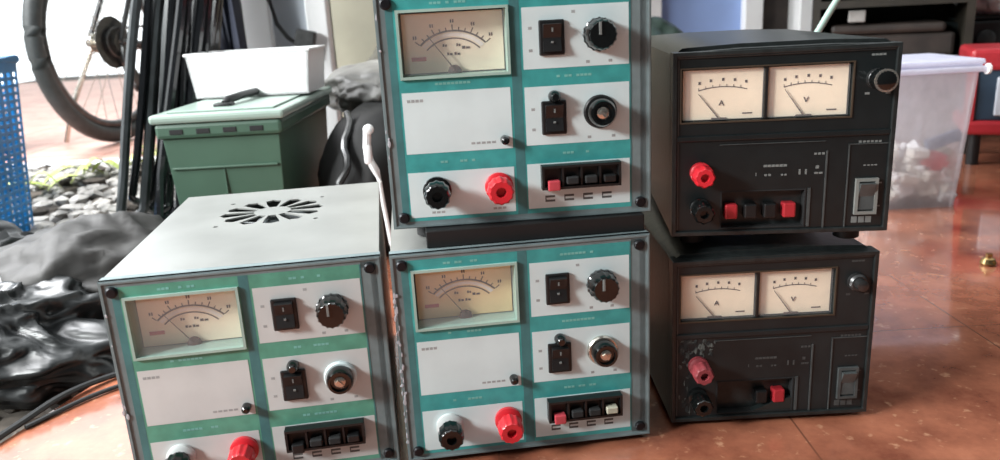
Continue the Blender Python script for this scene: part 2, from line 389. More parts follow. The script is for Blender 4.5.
    m = MB(); m.box(mx0+.0024, mx1-.0024, .018, .020, mz0+.0024, mz1-.0024, 0)
    cx, cz = .0655, .138
    def arc(r0, r1, a0, a1, mi, y=.0178, n=24):
        for k in range(n):
            p = a0+(a1-a0)*k/n; q = a0+(a1-a0)*(k+1)/n
            vs = [m.bm.verts.new((cx+r*math.sin(a)*1.12, y, cz+r*math.cos(a))) for r, a in ((r0, p), (r1, p), (r1, q), (r0, q))]
            m.bm.faces.new(vs).material_index = mi
    arc(.0335, .0350, -.85, .85, 1); arc(.0295, .0325, -.85, .85, 2, .0177); arc(.0272, .0284, -.85, .85, 1)
    for k in range(13):
        a = -.85+1.7*k/12; L_ = .0395 if k % 3 == 0 else .0375
        arc(.0350, L_, a-.012, a+.012, 1, n=1)
    for k in range(5):
        a = -.8+1.6*k/4; px, pz = cx+.0425*math.sin(a)*1.1, cz+.0425*math.cos(a)
        if pz > mz1-.008: pz = mz1-.0085
        m.box(px-.0016, px-.0003, .0176, .0178, pz-.0014, pz+.0014, 1).box(px+.0004, px+.0016, .0176, .0178, pz-.0014, pz+.0014, 1)
    for (px, pz, wd) in ((.058, .160, .0018), (.070, .160, .0018), (.0765, .1575, .0035), (.062, .1525, .0025), (.0685, .1525, .0025)):
        m.box(px-wd, px-wd*.2, .0176, .0178, pz-.0012, pz+.0012, 1).box(px+.0002, px+wd, .0176, .0178, pz-.0012, pz+.0006, 1)
    m.box(.028, .041, .0176, .0178, .1475, .151, 3)
    m.build('dial', ['dialyellow' if flav == 'silver' else 'dial', 'dialblack', 'dialwhite', 'rosy'], mt)
    a = -.62
    MB().cyl((cx, .012, cz+.001), (cx+.038*math.sin(a), .012, cz+.038*math.cos(a)), .00055, .0003, 6).lathe((cx, .0165, cz-.001), (0, -1, 0), [(.006, 0), (.0058, .003), (.002, .0042)], 20).build('needle', 'dialblack', mt)
    MB().box(mx0+.0024, mx1-.0024, -.0012, -.0004, mz0+.0024, mz1-.0024).build('meter_window', 'clear', mt)
    # rocker switches
    for (sx, sz) in ((.1505, .1622), (.1503, .0930)):
        r_ = MB().box(sx-.0112, sx+.0112, -.0040, yw, sz-.0150, sz+.0150, bev=.0012).build('rocker_switch', 'black', t)
        m = MB()
        pts = [(-.003, -.012), (-.0072, -.0115), (-.0045, 0), (-.0098, .0115), (-.003, .012)]
        vs0 = [m.bm.verts.new((sx-.0078, y, sz+z)) for y, z in pts]; vs1 = [m.bm.verts.new((sx+.0078, y, sz+z)) for y, z in pts]
        m.bm.faces.new(vs0); m.bm.faces.new(vs1[::-1])
        for k in range(5): m.bm.faces.new((vs0[k], vs1[k], vs1[(k+1) % 5], vs0[(k+1) % 5]))
        m.build('rocker', 'black', r_)
        m = MB(); m.box(sx-.0006, sx+.0006, -.0092, -.0080, sz+.0050, sz+.0085).box(sx-.001, sx+.001, -.0068, -.0052, sz-.0045, sz-.0030)
        m.build('switch_mark', 'lightink', r_)
    # little round indicator above the lower switch
    MB().lathe((.1512, yw, .1115), (0, -1, 0), [(.0056, 0), (.0056, .004), (.0046, .008), (.0030, .010)], 18).build('indicator_lamp', 'blackgloss', t, True)
    # adjusting knob (upper)
    k_ = MB().lathe((.192, yw, .1628), (0, -1, 0), [(.0145, 0), (.0148, .003), (.0138, .004), (.0130, .017), (.0115, .0195)], 48, flute=.07, flute_n=16).build('knob', 'blackgloss', t, True)
    MB().box(.1885, .1905, -.0218, -.0200, .163, .1735).build('pointer_mark', 'lightink', k_)
    # fuse holder / key cap (lower)
    f_ = MB().lathe((.192, yw, .0958), (0, -1, 0), [(.0150, 0), (.0150, .002), (.0138, .0035)] , 32).build('socket_collar', 'white' if flav == 'white' else ('metal' if flav == 'silver' else 'black'), t, True)
    MB().lathe((.192, yw-.0034, .0958), (0, -1, 0), [(.0122, 0), (.0122, .009), (.0105, .0125), (.0085, .0125), (.0080, .0095)], 32).build('socket_body', 'blackgloss', f_, True)
    m = MB(); m.lathe((.192, yw-.010, .0958), (0, -1, 0), [(.0055, 0), (.0055, .0035), (.004, .0045)], 20)
    m.box(.1885, .1955, -.0172, -.0150, .0940, .0968, rot=Matrix.Rotation(.8, 4, 'Y')); m.build('metal_insert', 'metal', f_, True)
    # lamp on the left white field
    MB().lathe((.1055, yw, .0760), (0, -1, 0), [(.0042, 0), (.0042, .003), (.0036, .0075), (.002, .009)], 18).build('indicator_lamp', 'blackgloss', t, True)
    # binding posts
    for (px, mm, col) in ((.042, 'black', 'blackgloss'), (.098, 'red', 'red')):
        z_ = .0340
        bpst = MB().lathe((px, yw, z_), (0, -1, 0), [(.0128, 0), (.0130, .004), (.0100, .006)], 28).build('binding_post', 'white_warm' if (left_feature and mm == 'black') else col, t, True)
        if mm == 'black' and flav != 'black': bpst.data.materials[0] = M['white_warm']
        MB().lathe((px, yw-.006, z_), (0, -1, 0), [(.0085, 0), (.0085, .005), (.0120, .007), (.0118, .020), (.0100, .0225), (.0048, .0225), (.0044, .0165)], 48, flute=.08, flute_n=12).build('post_cap', col, bpst, True)
    # push terminal block
    tb = MB()
    tb.frame(.1365, .2085, .0292, .0510, .0022, -.0110, yw); tb.box(.1387, .2063, -.0040, yw, .0314, .0488)
    for q in range(1, 4): tb.box(.1387+q*.0169-.0009, .1387+q*.0169+.0009, -.0100, -.0040, .0314, .0488)
    tb = tb.build('terminal_block', 'black', t)
    for q in range(4):
        cx_ = .1472+q*.0169; mm = 'rosy' if q == 0 and flav != 'white' else ('dark' if q in (1, 2) else 'black')
        if flav == 'silver' and q == 3: mm = 'beige'
        MB().box(cx_-.0055, cx_+.0055, -.0135, -.0045, .0285 if q == 0 else .0335, .0375 if q == 0 else .0400, bev=.001).build('terminal_lever', mm, tb)
    # corner screws
    for sx in (.0102, W-.0102):
        for sz in (.0102, H-.0102):
            s_ = MB().lathe((sx, -.0006 if sx < .02 else 0, sz), (0, -1, 0), [(.0050, 0), (.0050, .0022), (.0036, .0034)], 18)
            s_.build('screw', 'screw', t, True)
    for sx in (.03, W-.03):
        for sy in (.035, DEP-.035):
            MB().lathe((sx, sy, -foot_h), (0, 0, 1), [(.009, 0), (.011, .001), (.011, foot_h+.002)], 20).build('rubber_foot', 'rubber', t, True)
    return t

bench_supply((-.3443, .6214, 0), .1359, 'grey bench power supply with greenish front, leftmost, with bare top showing fan slots', 'teal_flare', 'white_warm', False, .006, 'white')
bench_supply((-.0997, .6517, 0), .1104, 'teal fronted bench power supply on the floor, underneath another of its kind', 'teal', 'white', True, .006, 'silver')
bench_supply((-.0966, .6775, .2242), .0631, 'teal fronted bench power supply stacked on top of its twin, cut by the frame top', 'teal', 'white', False, .0165, 'black')
# slab between the two stacked units
m = MB(); m.box(.034, .236, .010, .22, 0, .0158, bev=.001)
o = m.build('spacer_slab', 'rubber'); o.location = (-.0997, .6517, H+.0004); o.rotation_euler = (0, 0, .1)
tag(o, 'flat black slab lying between the two stacked teal power supplies', 'spacer')

# ------------------------------------------------------------------ black supplies
W2, H2, D2 = .1985, .1717, .33
def black_supply(loc, rz, label, foot_h, worn):
    t = thing('twin_meter_power_supply', label, 'power supply', loc, rz, 'black twin meter power supplies')
    fm = 'dustyface' if worn else 'blackface'
    # vaulted case
    prof = [(0, .002), (0, H2-.014), (.002, H2-.003), (.010, H2+.003), (W2*.3, H2+.005), (W2*.5, H2+.005), (W2*.7, H2+.005), (W2-.010, H2+.003), (W2-.002, H2-.003), (W2, H2-.014), (W2, .002)]
    m = MB(); m.prism(prof, .008, D2); c = m.build('case', 'blackcase', t, True)
    # front: chamfer lip ring + recessed plate
    m = MB(); m.prism([(0, 0), (W2, 0), (W2, H2-.004), (W2-.005, H2), (.005, H2), (0, H2-.004)], .0145, .016)
    m.frame(0, W2, 0, H2, .0042, -.004, .0145); m.prism([(0, H2-.006), (W2, H2-.006), (W2-.004, H2-.0005), (W2*.7, H2+.0015), (W2*.3, H2+.0015), (.004, H2-.0005)], -.003, .010)
    fr = m.build('front_frame', 'blackcase', t); bv = fr.modifiers.new('bevel', 'BEVEL'); bv.width = .0016; bv.segments = 2; bv.limit_method = 'ANGLE'
    # plate with meter opening
    m = MB(); ox0, ox1, oz0, oz1 = .0085, .1585, .1085, .1560; y0, y1 = -.0012, .004
    m.box(.0042, W2-.0042, y0, y1, oz1, H2-.0042).box(.0042, ox0, y0, y1, oz0, oz1).box(ox1, W2-.0042, y0, y1, oz0, oz1)
    m.box(.0042, W2-.0042, y0, y1, .0955, oz0)
    m.box(.0042, W2-.0042, y0-.0020, y1, .0905, .0955, 0, bev=.0008)       # step
    # lower part with terminal slot hole
    tx0, tx1, tz0, tz1 = .0455, .1235, .0055, .0425
    m.box(.0042, W2-.0042, y0, y1, tz1, .0905).box(.0042, tx0, y0, y1, .0042, tz1).box(tx1, W2-.0042, y0, y1, .0042, tz1).box(tx0, tx1, y0, y1, .0042, tz0)
    plate = m
    m = MB()
    m.frame(ox0-.0015, ox1+.0015, oz0-.0015, oz1+.0015, .0014, -.0022, y0)
    m.build('meter_surround', 'bronze', t)
    # ridges and printed lines, plus left-edge light reflection painted as a grey strip
    m = MB()
    for (a_, b_, c_, d_) in ((.1396, .1410, .004, .0775), (.1593, .1603, .002, .083), (.1590, .1945, .0822, .0830), (.0050, .0062, .006, .165), (.1250, .1275, .006, .043), (.0440, .1385, .0862, .0868)):
        m.box(a_, b_, -.0022, y0, c_, d_)
    m.build('ridges_and_glint', 'ridge', t)
    m = plate; yy = y0-.0002
    def txt(x, z, n, w_=.0024, h_=.0020, gap=.0011):
        for q in range(n):
            m.box(x+q*(w_+gap), x+q*(w_+gap)+w_, yy, y0, z, z+h_, 1)
    txt(.0840, .0640, 6, .0030, .0022, .0006); txt(.0770, .0560, 1, .0008, .003); txt(.0850, .0555, 2); txt(.1000, .0555, 2, .002, .0016)
    txt(.1160, .0560, 2, .0016, .005, .004); txt(.1300, .0560, 2, .0034, .0018, .0006); txt(.1310, .0610, 1, .003, .003); txt(.1290, .0740, 3)
    txt(.1680, .0835, 6); txt(.1735, .0620, 4, .0022, .0012); txt(.1735, .1610, 4, .0026, .0018, .0006); txt(.1700, .1270, 1, .004); txt(.1880, .1270, 1, .004)
    txt(.1880, .0450, 1, .003, .0014); txt(.1880, .0230, 1, .003, .0014); txt(.1660, .0080, 3, .0052, .0060, .0012)
    if worn:
        rr = random.Random(3)
        for q in range(90):
            x_ = rr.choice([rr.uniform(.008, .018), rr.uniform(.008, .045)]); z_ = rr.choice([rr.uniform(.008, .088), rr.uniform(.07, .088)])
            m.blob((x_, y0-.0002, z_), (.0015*rr.uniform(.5, 1.8), .0004, .0022*rr.uniform(.4, 1.7)), q, .4, 2, 1, 2)
    m.build('front_plate', [fm, 'lightink' if not worn else 'ridge', 'dusty'], t)
    # meters
    for i, (a_, b_) in enumerate(((.0102, .0820), (.0862, .1568))):
        mt = MB().box(a_, b_, .0040, .0090, .1095, .1550, 0, bev=.0004).build('panel_meter', 'dial', t)
        m = MB(); cx = (a_+b_)/2; cz = .098; y = .0037
        ax, bx = a_+.014, b_-.014
        N = 14
        for k in range(N):
            p, q = k/N, (k+1)/N
            z_ = lambda s_: .1358+.0030*(1-(2*s_-1)**2)
            vs = [m.bm.verts.new((ax+(bx-ax)*s_, y, z_(s_)+d)) for s_, d in ((p, 0), (q, 0), (q, .0009), (p, .0009))]
            m.bm.faces.new(vs)
            if k % 2 == 0: m.box(ax+(bx-ax)*p, ax+(bx-ax)*p+.0005, y-.0001, y+.0001, z_(p), z_(p)+.0028)
        for k, s_ in enumerate((0.02, .25, .5, .74, .97)):
            x_ = ax+(bx-ax)*s_; zz_ = .1415+.003*(1-(2*s_-1)**2)
            m.box(x_-.0010, x_+.0012, y-.0001, y+.0001, zz_, zz_+.0026)
        # unit letter: an open triangle shape, like A on one dial and V on the other
        up = 1 if i == 0 else -1
        for sg in (-1, 1):
            m.cyl((cx-.001+sg*.0020, y, .1245-up*.0022), (cx-.001, y, .1245+up*.0022), .0005, .0005, 6)
        if i == 0: m.box(cx-.0024, cx+.0004, y-.0001, y+.0001, .1236, .1243)
        m.box(b_-.018, b_-.009, y-.0001, y+.0001, .1138, .1150)
        m.build('scale_marks', 'dialblack', mt)
        a = -.62 if i else -.68
        MB().cyl((cx-.003, .0025, .1100), (cx-.003+.030*math.sin(a), .0025, .1100+.030*math.cos(a)), .0006, .0003, 6).box(cx-.010, cx+.004, .0020, .0038, .1095, .1112, bev=.0005).build('needle', 'dialblack', mt)
        MB().box(a_, b_, .0002, .0008, .1095, .1550).build('meter_window', 'clear', mt)
    MB().box(.0828, .0854, -.0006, .0090, .1090, .1556).build('meter_divider', 'black', t)
    # knob
    k_ = MB().lathe((.1790, y0, .1410), (0, -1, 0), [(.0090, 0), (.0088, .005), (.0070, .007)], 24).build('control_shaft', 'darkmetal', t, True)
    if not worn:
        MB().lathe((.1790, y0-.006, .1410), (0, -1, 0), [(.0082, 0), (.0098, .002), (.0098, .016), (.0080, .0172)], 40, flute=.06, flute_n=20).build('knob', 'blackgloss', k_, True)
        MB().lathe((.1790, y0-.0215, .1410), (0, -1, 0), [(.0100, 0), (.0100, .0012), (.0080, .0014), (.0078, .0004)], 32).build('knob_rim', 'metal', k_, True)
    else:
        MB().lathe((.1790, y0-.006, .1410), (0, -1, 0), [(.0060, 0), (.0055, .009), (.003, .010)], 12).build('bare_spindle', 'darkmetal', k_, True)
    # binding posts
    for (pz, col) in ((.0610, 'dustyred' if worn else 'red'), (.0270, 'blackgloss')):
        b_ = MB().lathe((.0265, y0, pz), (0, -1, 0), [(.0100, 0), (.0100, .005), (.0070, .007)], 24).build('binding_post', col, t, True)
        MB().lathe((.0265, y0-.006, pz), (0, -1, 0), [(.0070, 0), (.0070, .004), (.0102, .006), (.0098, .018), (.0082, .0200), (.0042, .0200), (.0038, .014)], 40, flute=.10, flute_n=8).build('post_cap', col, b_, True)
    # terminal recess
    r_ = MB().box(tx0, tx1, .012, .014, tz0, tz1).frame(tx0, tx1, tz0, tz1, .0012, -.0016, .012).build('terminal_recess', 'dark', t)
    reds = (0, 3) if not worn else (3,)
    for q in range(4):
        cx_ = .0560+q*.0178
        mm = 'dullred' if q in reds else 'black'
        if worn and q in (0, 1): continue
        MB().box(cx_-.0058, cx_+.0058, -.0020, .010, .0150, .0290, bev=.0015).build('terminal_lever', mm, r_)
    if worn:
        m = MB(); m.prism([(.082, .0065), (.1225, .0065), (.1225, .020), (.105, .016)], -.001, .006); m.build('bent_strip', 'blackobj', r_)
    # mains switch
    s_ = MB().frame(.1672, .1872, .0165, .0505, .0028, -.0045, y0).box(.170, .1844, -.001, .0025, .0193, .0477).build('power_switch', 'ridge' if worn else 'greyswitch', t)
    m = MB(); pts = [(0, -.013), (-.0030, -.0125), (-.0022, 0), (-.0075, .0125), (0, .013)]
    a_, b_ = .1703, .1841
    v0 = [m.bm.verts.new((a_, y-.001, .0335+z)) for y, z in pts]; v1 = [m.bm.verts.new((b_, y-.001, .0335+z)) for y, z in pts]
    m.bm.faces.new(v0); m.bm.faces.new(v1[::-1])
    for k in range(5): m.bm.faces.new((v0[k], v1[k], v1[(k+1) % 5], v0[(k+1) % 5]))
    m.build('rocker', 'ridge', s_)
    for sx in (.025, W2-.025):
        for sy in (.03, D2-.03):
            MB().lathe((sx, sy, -foot_h), (0, 0, 1), [(.010, 0), (.012, .001), (.012, foot_h+.003)], 20).build('rubber_foot', 'rubber', t, True)
    return t
black_supply((.1631, .6988, 0), .0034, 'dusty black twin meter power supply on the floor, knob missing, underneath a cleaner one', .006, True)
black_supply((.1638, .7072, .1947), -.0906, 'clean black twin meter power supply with silver rimmed knob, stacked on a dusty one', .0145, False)

# ------------------------------------------------------------------ green box behind
t = thing('green_storage_box', 'green plastic storage box with slotted lid painted pale with glare and black handle, behind the leftmost supply', 'storage box', (-.545, 1.236, FZ), .0)
t.scale = (1, 1, 1.035)
m = MB(); bw = .205
def taper(m, x0, x1, y0, y1, z0, z1, ins, mi=0):
    lo = [(x0+ins, y0+ins), (x1-ins, y0+ins), (x1-ins, y1-ins), (x0+ins, y1-ins)]; hi = [(x0, y0), (x1, y0), (x1, y1), (x0, y1)]
    a = [m.bm.verts.new((x, y, z0)) for x, y in lo]; b = [m.bm.verts.new((x, y, z1)) for x, y in hi]
    m.bm.faces.new(a).material_index = mi; m.bm.faces.new(b[::-1]).material_index = mi
    for k in range(4): m.bm.faces.new((a[k], a[(k+1) % 4], b[(k+1) % 4], b[k])).material_index = mi
taper(m, .008, bw-.008, .008, .385, 0, .238, .014)
m.box(.016, bw-.016, .0065, .012, .188, .192).box(.098, .101, .009, .014, .02, .188)
o = m.build('body', 'green', t); bv = o.modifiers.new('b', 'BEVEL'); bv.width = .003; bv.segments = 2; bv.limit_method = 'ANGLE'
m = MB(); m.box(0, bw, 0, .395, .238, .262, bev=.006)
m.build('rim', 'green', t)
for q in range(4): MB().box(.024+q*.043, .046+q*.043, -.0012, .004, .245, .253, bev=.001).build('rim_slot', 'dark', t)
m = MB(); m.box(-.006, bw+.006, -.004, .400, .262, .276, bev=.005).box(.015, bw-.015, .02, .38, .276, .279, bev=.0015)
lid = m.build('lid', 'greenlid', t)
m = MB(); m.tube([(.093, .075, .281), (.096, .085, .287), (.103, .14, .289), (.115, .24, .289), (.118, .252, .281)], .0065, 10)
m.box(.078, .108, .060, .085, .277, .284, bev=.002)
m.build('handle', 'black', lid, True)

# white tray resting on the lid
m = MB()
t = thing('white_tray', 'blank white plastic tray standing on the lid of the green box', 'tray', (-.556, 1.44, .2850), -.02)
pts = [(.010, 0), (.218, 0), (.226, .078), (0, .080)]
# open tray: four walls and bottom
m.prism([(.010, 0), (.218, 0), (.2185, .004), (.0095, .004)], 0, .13)
for (ya, yb) in ((0, .004), (.126, .13)): m.prism(pts, ya, yb)
m.prism([(.010, 0), (.014, 0), (.004, .080), (0, .080)], 0, .13); m.prism([(.214, 0), (.218, 0), (.226, .078), (.222, .078)], 0, .13)
m.build('tray_shell', 'whitepl', t)
m = MB()
for (a_, b_, c_, d_) in ((-.002, .228, -.002, .003), (-.002, .228, .127, .132), (-.003, .002, -.002, .132), (.224, .229, -.002, .132)): m.box(a_, b_, c_, d_, .0755, .0805, bev=.0015)
m.build('tray_lip', 'whitepl', t)

# ------------------------------------------------------------------ white window frame leaning behind, with pane
t = thing('white_framed_panel', 'tall white framed panel with a milky pane standing behind the white tray', 'framed panel', (-.640, 2.06, .015), 0)
t.location = (-.640, 2.06, .015)
m = MB(); m.box(0, .078, 0, .05, 0, 1.25, bev=.004).box(.170, .225, 0, .05, 0, 1.25, bev=.004).box(.078, .170, 0, .05, 0, .07).box(.078, .170, 0, .05, 1.18, 1.25)
m.build('frame', 'whitepl', t)
MB().box(.078, .170, .025, .030, .07, 1.18).build('pane', 'milky', t)
# dark little device with a cable hanging in front of it
t = thing('dark_charger', 'small dark grey block with a curved cable before the milky pane', 'charger', (-.476, 2.03, .33), 0)
o = MB().box(-.022, .028, -.01, .02, 0, .062, bev=.004, rot=Matrix.Rotation(.25, 4, 'Y')).build('block', 'slate', t)
o.data.materials[0] = M['darkmetal']
MB().tube([(-.075, -.005, .22), (-.072, -.01, .14), (-.058, -.012, .08), (-.035, -.01, .045), (-.02, 0, .03), (-.03, 0, 0)], .006, 8).build('cable', 'black', t, True)

# beige curtain board behind, black post
tag(MB().box(-.555, -.21, 2.50, 2.54, .048, 1.6, bev=.004).build('beige_board', 'beige'), 'plain beige board standing upright behind the olive cushion', 'board')
tag(MB().box(-.432, -.416, 2.11, 2.13, .01, 1.4).build('black_upright', 'black'), 'thin black upright bar beside the white framed panel', 'post')

def heap(name, mats, label, cat, c, r, seed, amp, freq, sub=4, extra=None, smooth=True, crease=0, base=None):
    m = MB(); vs = bmesh.ops.create_icosphere(m.bm, subdivisions=sub, radius=1)['verts']
    for v in vs:
        p = v.co.copy(); q = p*freq+Vector((seed, seed*2.3, seed*.7))
        d = noise.noise(q)*amp*1.6 + noise.noise(q*2.3)*amp*.8
        if crease:
            wv = Vector((noise.noise(q*1.3), noise.noise(q*1.3+Vector((9, 1, 4))), noise.noise(q*1.3+Vector((2, 7, 1)))))*.8
            d += (.22-min(.45, abs(noise.noise(q*1.6+wv))))*crease*.42 + (.2-min(.4, abs(noise.noise(q*3.6+wv*1.5))))*crease*.22
        v.co = p*(1+d)
    bmesh.ops.transform(m.bm, matrix=Matrix.Translation(c) @ Matrix.Diagonal((*r, 1)), verts=vs)
    if base is not None:
        for v in vs:
            if v.co.z < base: v.co.z = base
    o = m.build(name, mats, None, smooth, soft=True); tag(o, label, cat); return o
# dark black boards/side clutter right of green box
o = heap('dark_cushion', 'cushion', 'rounded olive grey cushion resting against the beige board', 'cushion', (-.295, 2.40, .175), (.12, .085, .16), 3, .1, 1.2, base=.050)
heap('grey_jacket', 'jacket', 'crumpled grey nylon jacket slumped over a black bag, under the olive cushion', 'jacket', (-.245, 1.72, .265), (.125, .17, .055), 8, .14, 1.1, 5, crease=.45)
heap('bag_and_shade', 'darkbag', 'black bag between the green box and the upper teal supply, widened to stand in for shade', 'bag', (-.234, 1.47, .115), (.098, .215, .145), 5, .08, 1.2, base=FZ)  # bag enlarged to give the green box's side its deep shade
m = MB()   # dull silver strap
pts = []
for k in range(15):
    z = .250-.0125*k; yy_ = 1.47-.215*math.sqrt(max(.12, .93-((z-.115)/.145)**2))-.012
    pts.append((-.262+.005*math.sin(k*1.3)+.010*math.sin(k*.35), yy_, z))
t = m.tube(pts, .0065, 8).build('webbing_strap', 'darkmetal', None, True); t['label'] = 'twisted silver grey strap hanging down the dark side of the black bag'; t['category'] = 'strap'
m = MB(); m.lathe((-.196, 1.20, .245), (0, -1, 0), [(.008, 0), (.008, .008), (.004, .011)], 16)
m.box(-.207, -.195, 1.193, 1.207, .190, .222, bev=.004)
m.tube([(-.199, 1.20, .240), (-.202, 1.2, .215), (-.199, 1.2, .195), (-.191, 1.2, .178), (-.187, 1.2, .160), (-.184, 1.2, .12), (-.178, 1.2, .06), (-.170, 1.21, .0), (-.168, 1.21, -.004)], lambda s: .0062 if s < .42 else .0035, 8)
tag(m.build('white_plug_lead', 'whitepl', None, True), 'white plug and lead beside the left edge of the upper teal supply', 'cable')

# ------------------------------------------------------------------ hanging black tubes
t = thing('hanging_rail', 'dark rail on a slim post that carries the black inner tubes', 'rail', (-.54, 1.68, -.04))
MB().tube([(-.28, -.02, 1.30), (.28, -.02, 1.30)], .012, 10).build('bar', 'darkmetal', t)
MB().tube([(-.15, 0, 0), (-.02, -.01, 1.26)], .012, 10).box(-.27, -.03, -.05, .05, .02, .035).build('post', 'black', t)
loops = [(-.722, .055, .034, 1), (-.712, .040, .030, 0), (-.702, .085, .036, 0), (-.694, .020, .028, 1), (-.684, .060, .036, 0), (-.674, .110, .030, 1), (-.666, .030, .034, 0), (-.656, .075, .030, 0),
         (-.648, .13, .034, 1), (-.640, .05, .032, 0), (-.630, .10, .034, 0), (-.620, .14, .034, 1), (-.610, .16, .032, 0), (-.600, .19, .030, 0)]
for k, (x, zb, wd, gr) in enumerate(loops):
    y = 1.47+.020*((k*5) % 9); m = MB(); pts = []; rr = random.Random(k)
    zt = 1.262; xt = x+.23+rr.uniform(-.035, .035)
    ph = rr.uniform(0, 6)
    n = 16
    half = wd*.5
    for q in range(n+1):
        s_ = q/n; z = zt+(zb+half-zt)*s_; xx = xt+(x-xt)*s_-half*(.35+.65*min(1, s_*2.2)) + .006*math.sin(s_*9+ph)
        pts.append((xx, y+.1*(1-s_)**1*(1.66-y)/.1*1.0-.012, z))
    for q in range(1, 8):
        a = PI+PI*q/8; pts.append((x+half*math.cos(a), y-.012+.024*q/8, zb+half+half*math.sin(a)))
    for q in range(n+1):
        s_ = 1-q/n; z = zt+(zb+half-zt)*s_; xx = xt+(x-xt)*s_+half*(.35+.65*min(1, s_*2.2)) + .006*math.sin(s_*8+ph+1)
        pts.append((xx, y+(1-s_)*(1.66-y)+.012, z))
    a0 = pts[0]; a1 = pts[-1]
    pts.append((( a0[0]+a1[0])/2, 1.66, 1.282))
    pts = [(p[0], p[1], p[2]) for p in pts]
    o = m.tube(pts, .0078 if k % 3 else .0095, 8, closed=True).build('inner_tube', 'tubegrey' if gr else 'tube', None, True)
    tag(o, ('dull grey black' if gr else 'glossy black')+' rubber tube hanging in a loop in the bundle beside the bicycle', 'inner tube', 'black tubes hanging in a bundle')
# knotted ends under the bundle
heap('rubber_knot', 'tube', 'tangle of black rubber ends at the foot of the hanging tubes', 'rubber tangle', (-.675, 1.60, .010), (.065, .05, .045), 12, .2, 2.0, 4, crease=.9, base=-.035)
# navy garment hanging behind
m = MB(); N = 40
vs = []
for j in range(16):
    z = 1.2-.9*j/15
    for i in range(N):
        x = -.80+.185*i/(N-1); vs.append(m.bm.verts.new((x+.02*(j/15), 1.93+.016*math.sin(i*.9+.2*j)+.008*math.sin(i*2.1), z+.01*math.sin(i*.5)*(j == 15))))
for j in range(15):
    for i in range(N-1): m.bm.faces.new((vs[j*N+i], vs[j*N+i+1], vs[(j+1)*N+i+1], vs[(j+1)*N+i]))
o = m.build('navy_cloth', 'navy', None, True); sd = o.modifiers.new('s', 'SOLIDIFY'); sd.thickness = .006
tag(o, 'dark navy cloth hanging behind the black tubes and the white tray', 'cloth')
MB_ = MB().box(-.83, -.60, 1.945, 1.965, 1.19, 1.21).box(-.83, -.815, 1.945, 1.965, -.04, 1.2).box(-.615, -.60, 1.945, 1.965, -.04, 1.2)
tag(MB_.build('drying_frame', 'darkmetal'), 'dark metal frame holding up the navy cloth', 'frame')
for k, (x, z) in enumerate(((-.668, .355), (-.642, .352))):
    tag(MB().lathe((x, 1.86, -.04), (0, 0, 1), [(.010, 0), (.010, .36), (.009, .40), (.006, .415), (.006, .44)] if k == 0 else [(.011, 0), (.011, .36), (.010, .385), (.006, .40), (.006, .42)], 16).build('white_rod', 'whitepl', None, True),
        ('taller' if k == 0 else 'shorter')+' of two white rods standing before the navy cloth', 'rod')

# ------------------------------------------------------------------ bicycle
HD = 1.36   # heading angle
t = thing('bicycle', 'bicycle on the tiled terrace, rear wheel and gears showing at upper left', 'bicycle', (-1.285, 2.66, .050), HD)
# local: x = heading, y = left, z up
def wheel(par, cx, rad=.33):
    wl = MB(); pts = [(cx+rad*math.cos(2*PI*k/64)*(1-.026/rad), 0, rad+(rad-.026)*math.sin(2*PI*k/64)) for k in range(64)]
    tyre = wl.tube(pts, .026, 12, closed=True).build('tyre', 'tyre', par, True)
    pts = [(cx+(rad-.062)*math.cos(2*PI*k/64), 0, rad+(rad-.062)*math.sin(2*PI*k/64)) for k in range(64)]
    MB().tube(pts, .013, 8, closed=True).build('rim', 'darkmetal', par, True)
    m = MB()
    for k in range(28):
        a = 2*PI*k/28; b = a+(.5 if k % 2 else -.5); s = .03 if k % 4 < 2 else -.03
        m.cyl((cx+.028*math.cos(b), s, rad+.028*math.sin(b)), (cx+(rad-.065)*math.cos(a), 0, rad+(rad-.065)*math.sin(a)), .0013, .0013, 5)
    m.build('spokes', 'metal', par)
    MB().lathe((cx, .06, rad), (0, -1, 0), [(.010, 0), (.012, .02), (.032, .025), (.032, .03), (.018, .035), (.018, .085), (.032, .09), (.032, .095), (.010, .10), (.010, .12)], 20).build('hub', 'metal', par, True)
wheel(t, 0); wheel(t, 1.05)
m = MB()
for k in range(6): m.lathe((0, -.036-.004*k, .33), (0, -1, 0), [(.052-.005*k, 0), (.052-.005*k, .0022)], 40, flute=.06, flute_n=20)
m.build('cassette', 'darkmetal', t)
R_ = .33; bb = (.43, 0, .29); seat = (.29, 0, .78); head = (.86, 0, .80); headlow = (.90, 0, .66)
m = MB()
for s in (-1, 1):
    m.tube([(0, s*.062, R_), (.2, s*.055, R_-.02), (bb[0], s*.025, bb[2])], .011, 8); m.tube([(0, s*.062, R_), (.15, s*.05, .56), (seat[0], s*.02, seat[2]-.02)], .009, 8)
    m.tube([(headlow[0], s*.03, .66), (.97, s*.05, .5), (1.05, s*.055, R_)], .011, 8)
m.tube([bb, seat], .016, 10).tube([bb, (.88, 0, .70)], .019, 10).tube([(seat[0]+.005, 0, seat[2]-.04), head], .016, 10).tube([head, headlow], .019, 10)
m.cyl((bb[0], -.035, bb[2]), (bb[0], .035, bb[2]), .022)
m.build('frame', 'black', t, True)
m = MB(); m.tube([seat, (.26, 0, .90)], .013, 8); m.blob((.24, 0, .93), (.13, .065, .03), 1, .1, 1, 3); m.build('saddle', 'black', t, True)
m = MB(); m.tube([head, (.84, 0, .93)], .014, 8).tube([(.80, -.30, .95), (.85, -.1, .94), (.85, .1, .94), (.80, .30, .95)], .012, 8); m.build('handlebar', 'black', t, True)
m = MB(); m.lathe((bb[0], -.040, bb[2]), (0, -1, 0), [(.092, 0), (.092, .003)], 72, flute=.04, flute_n=36); ch = m.build('chainring', 'darkmetal', t)
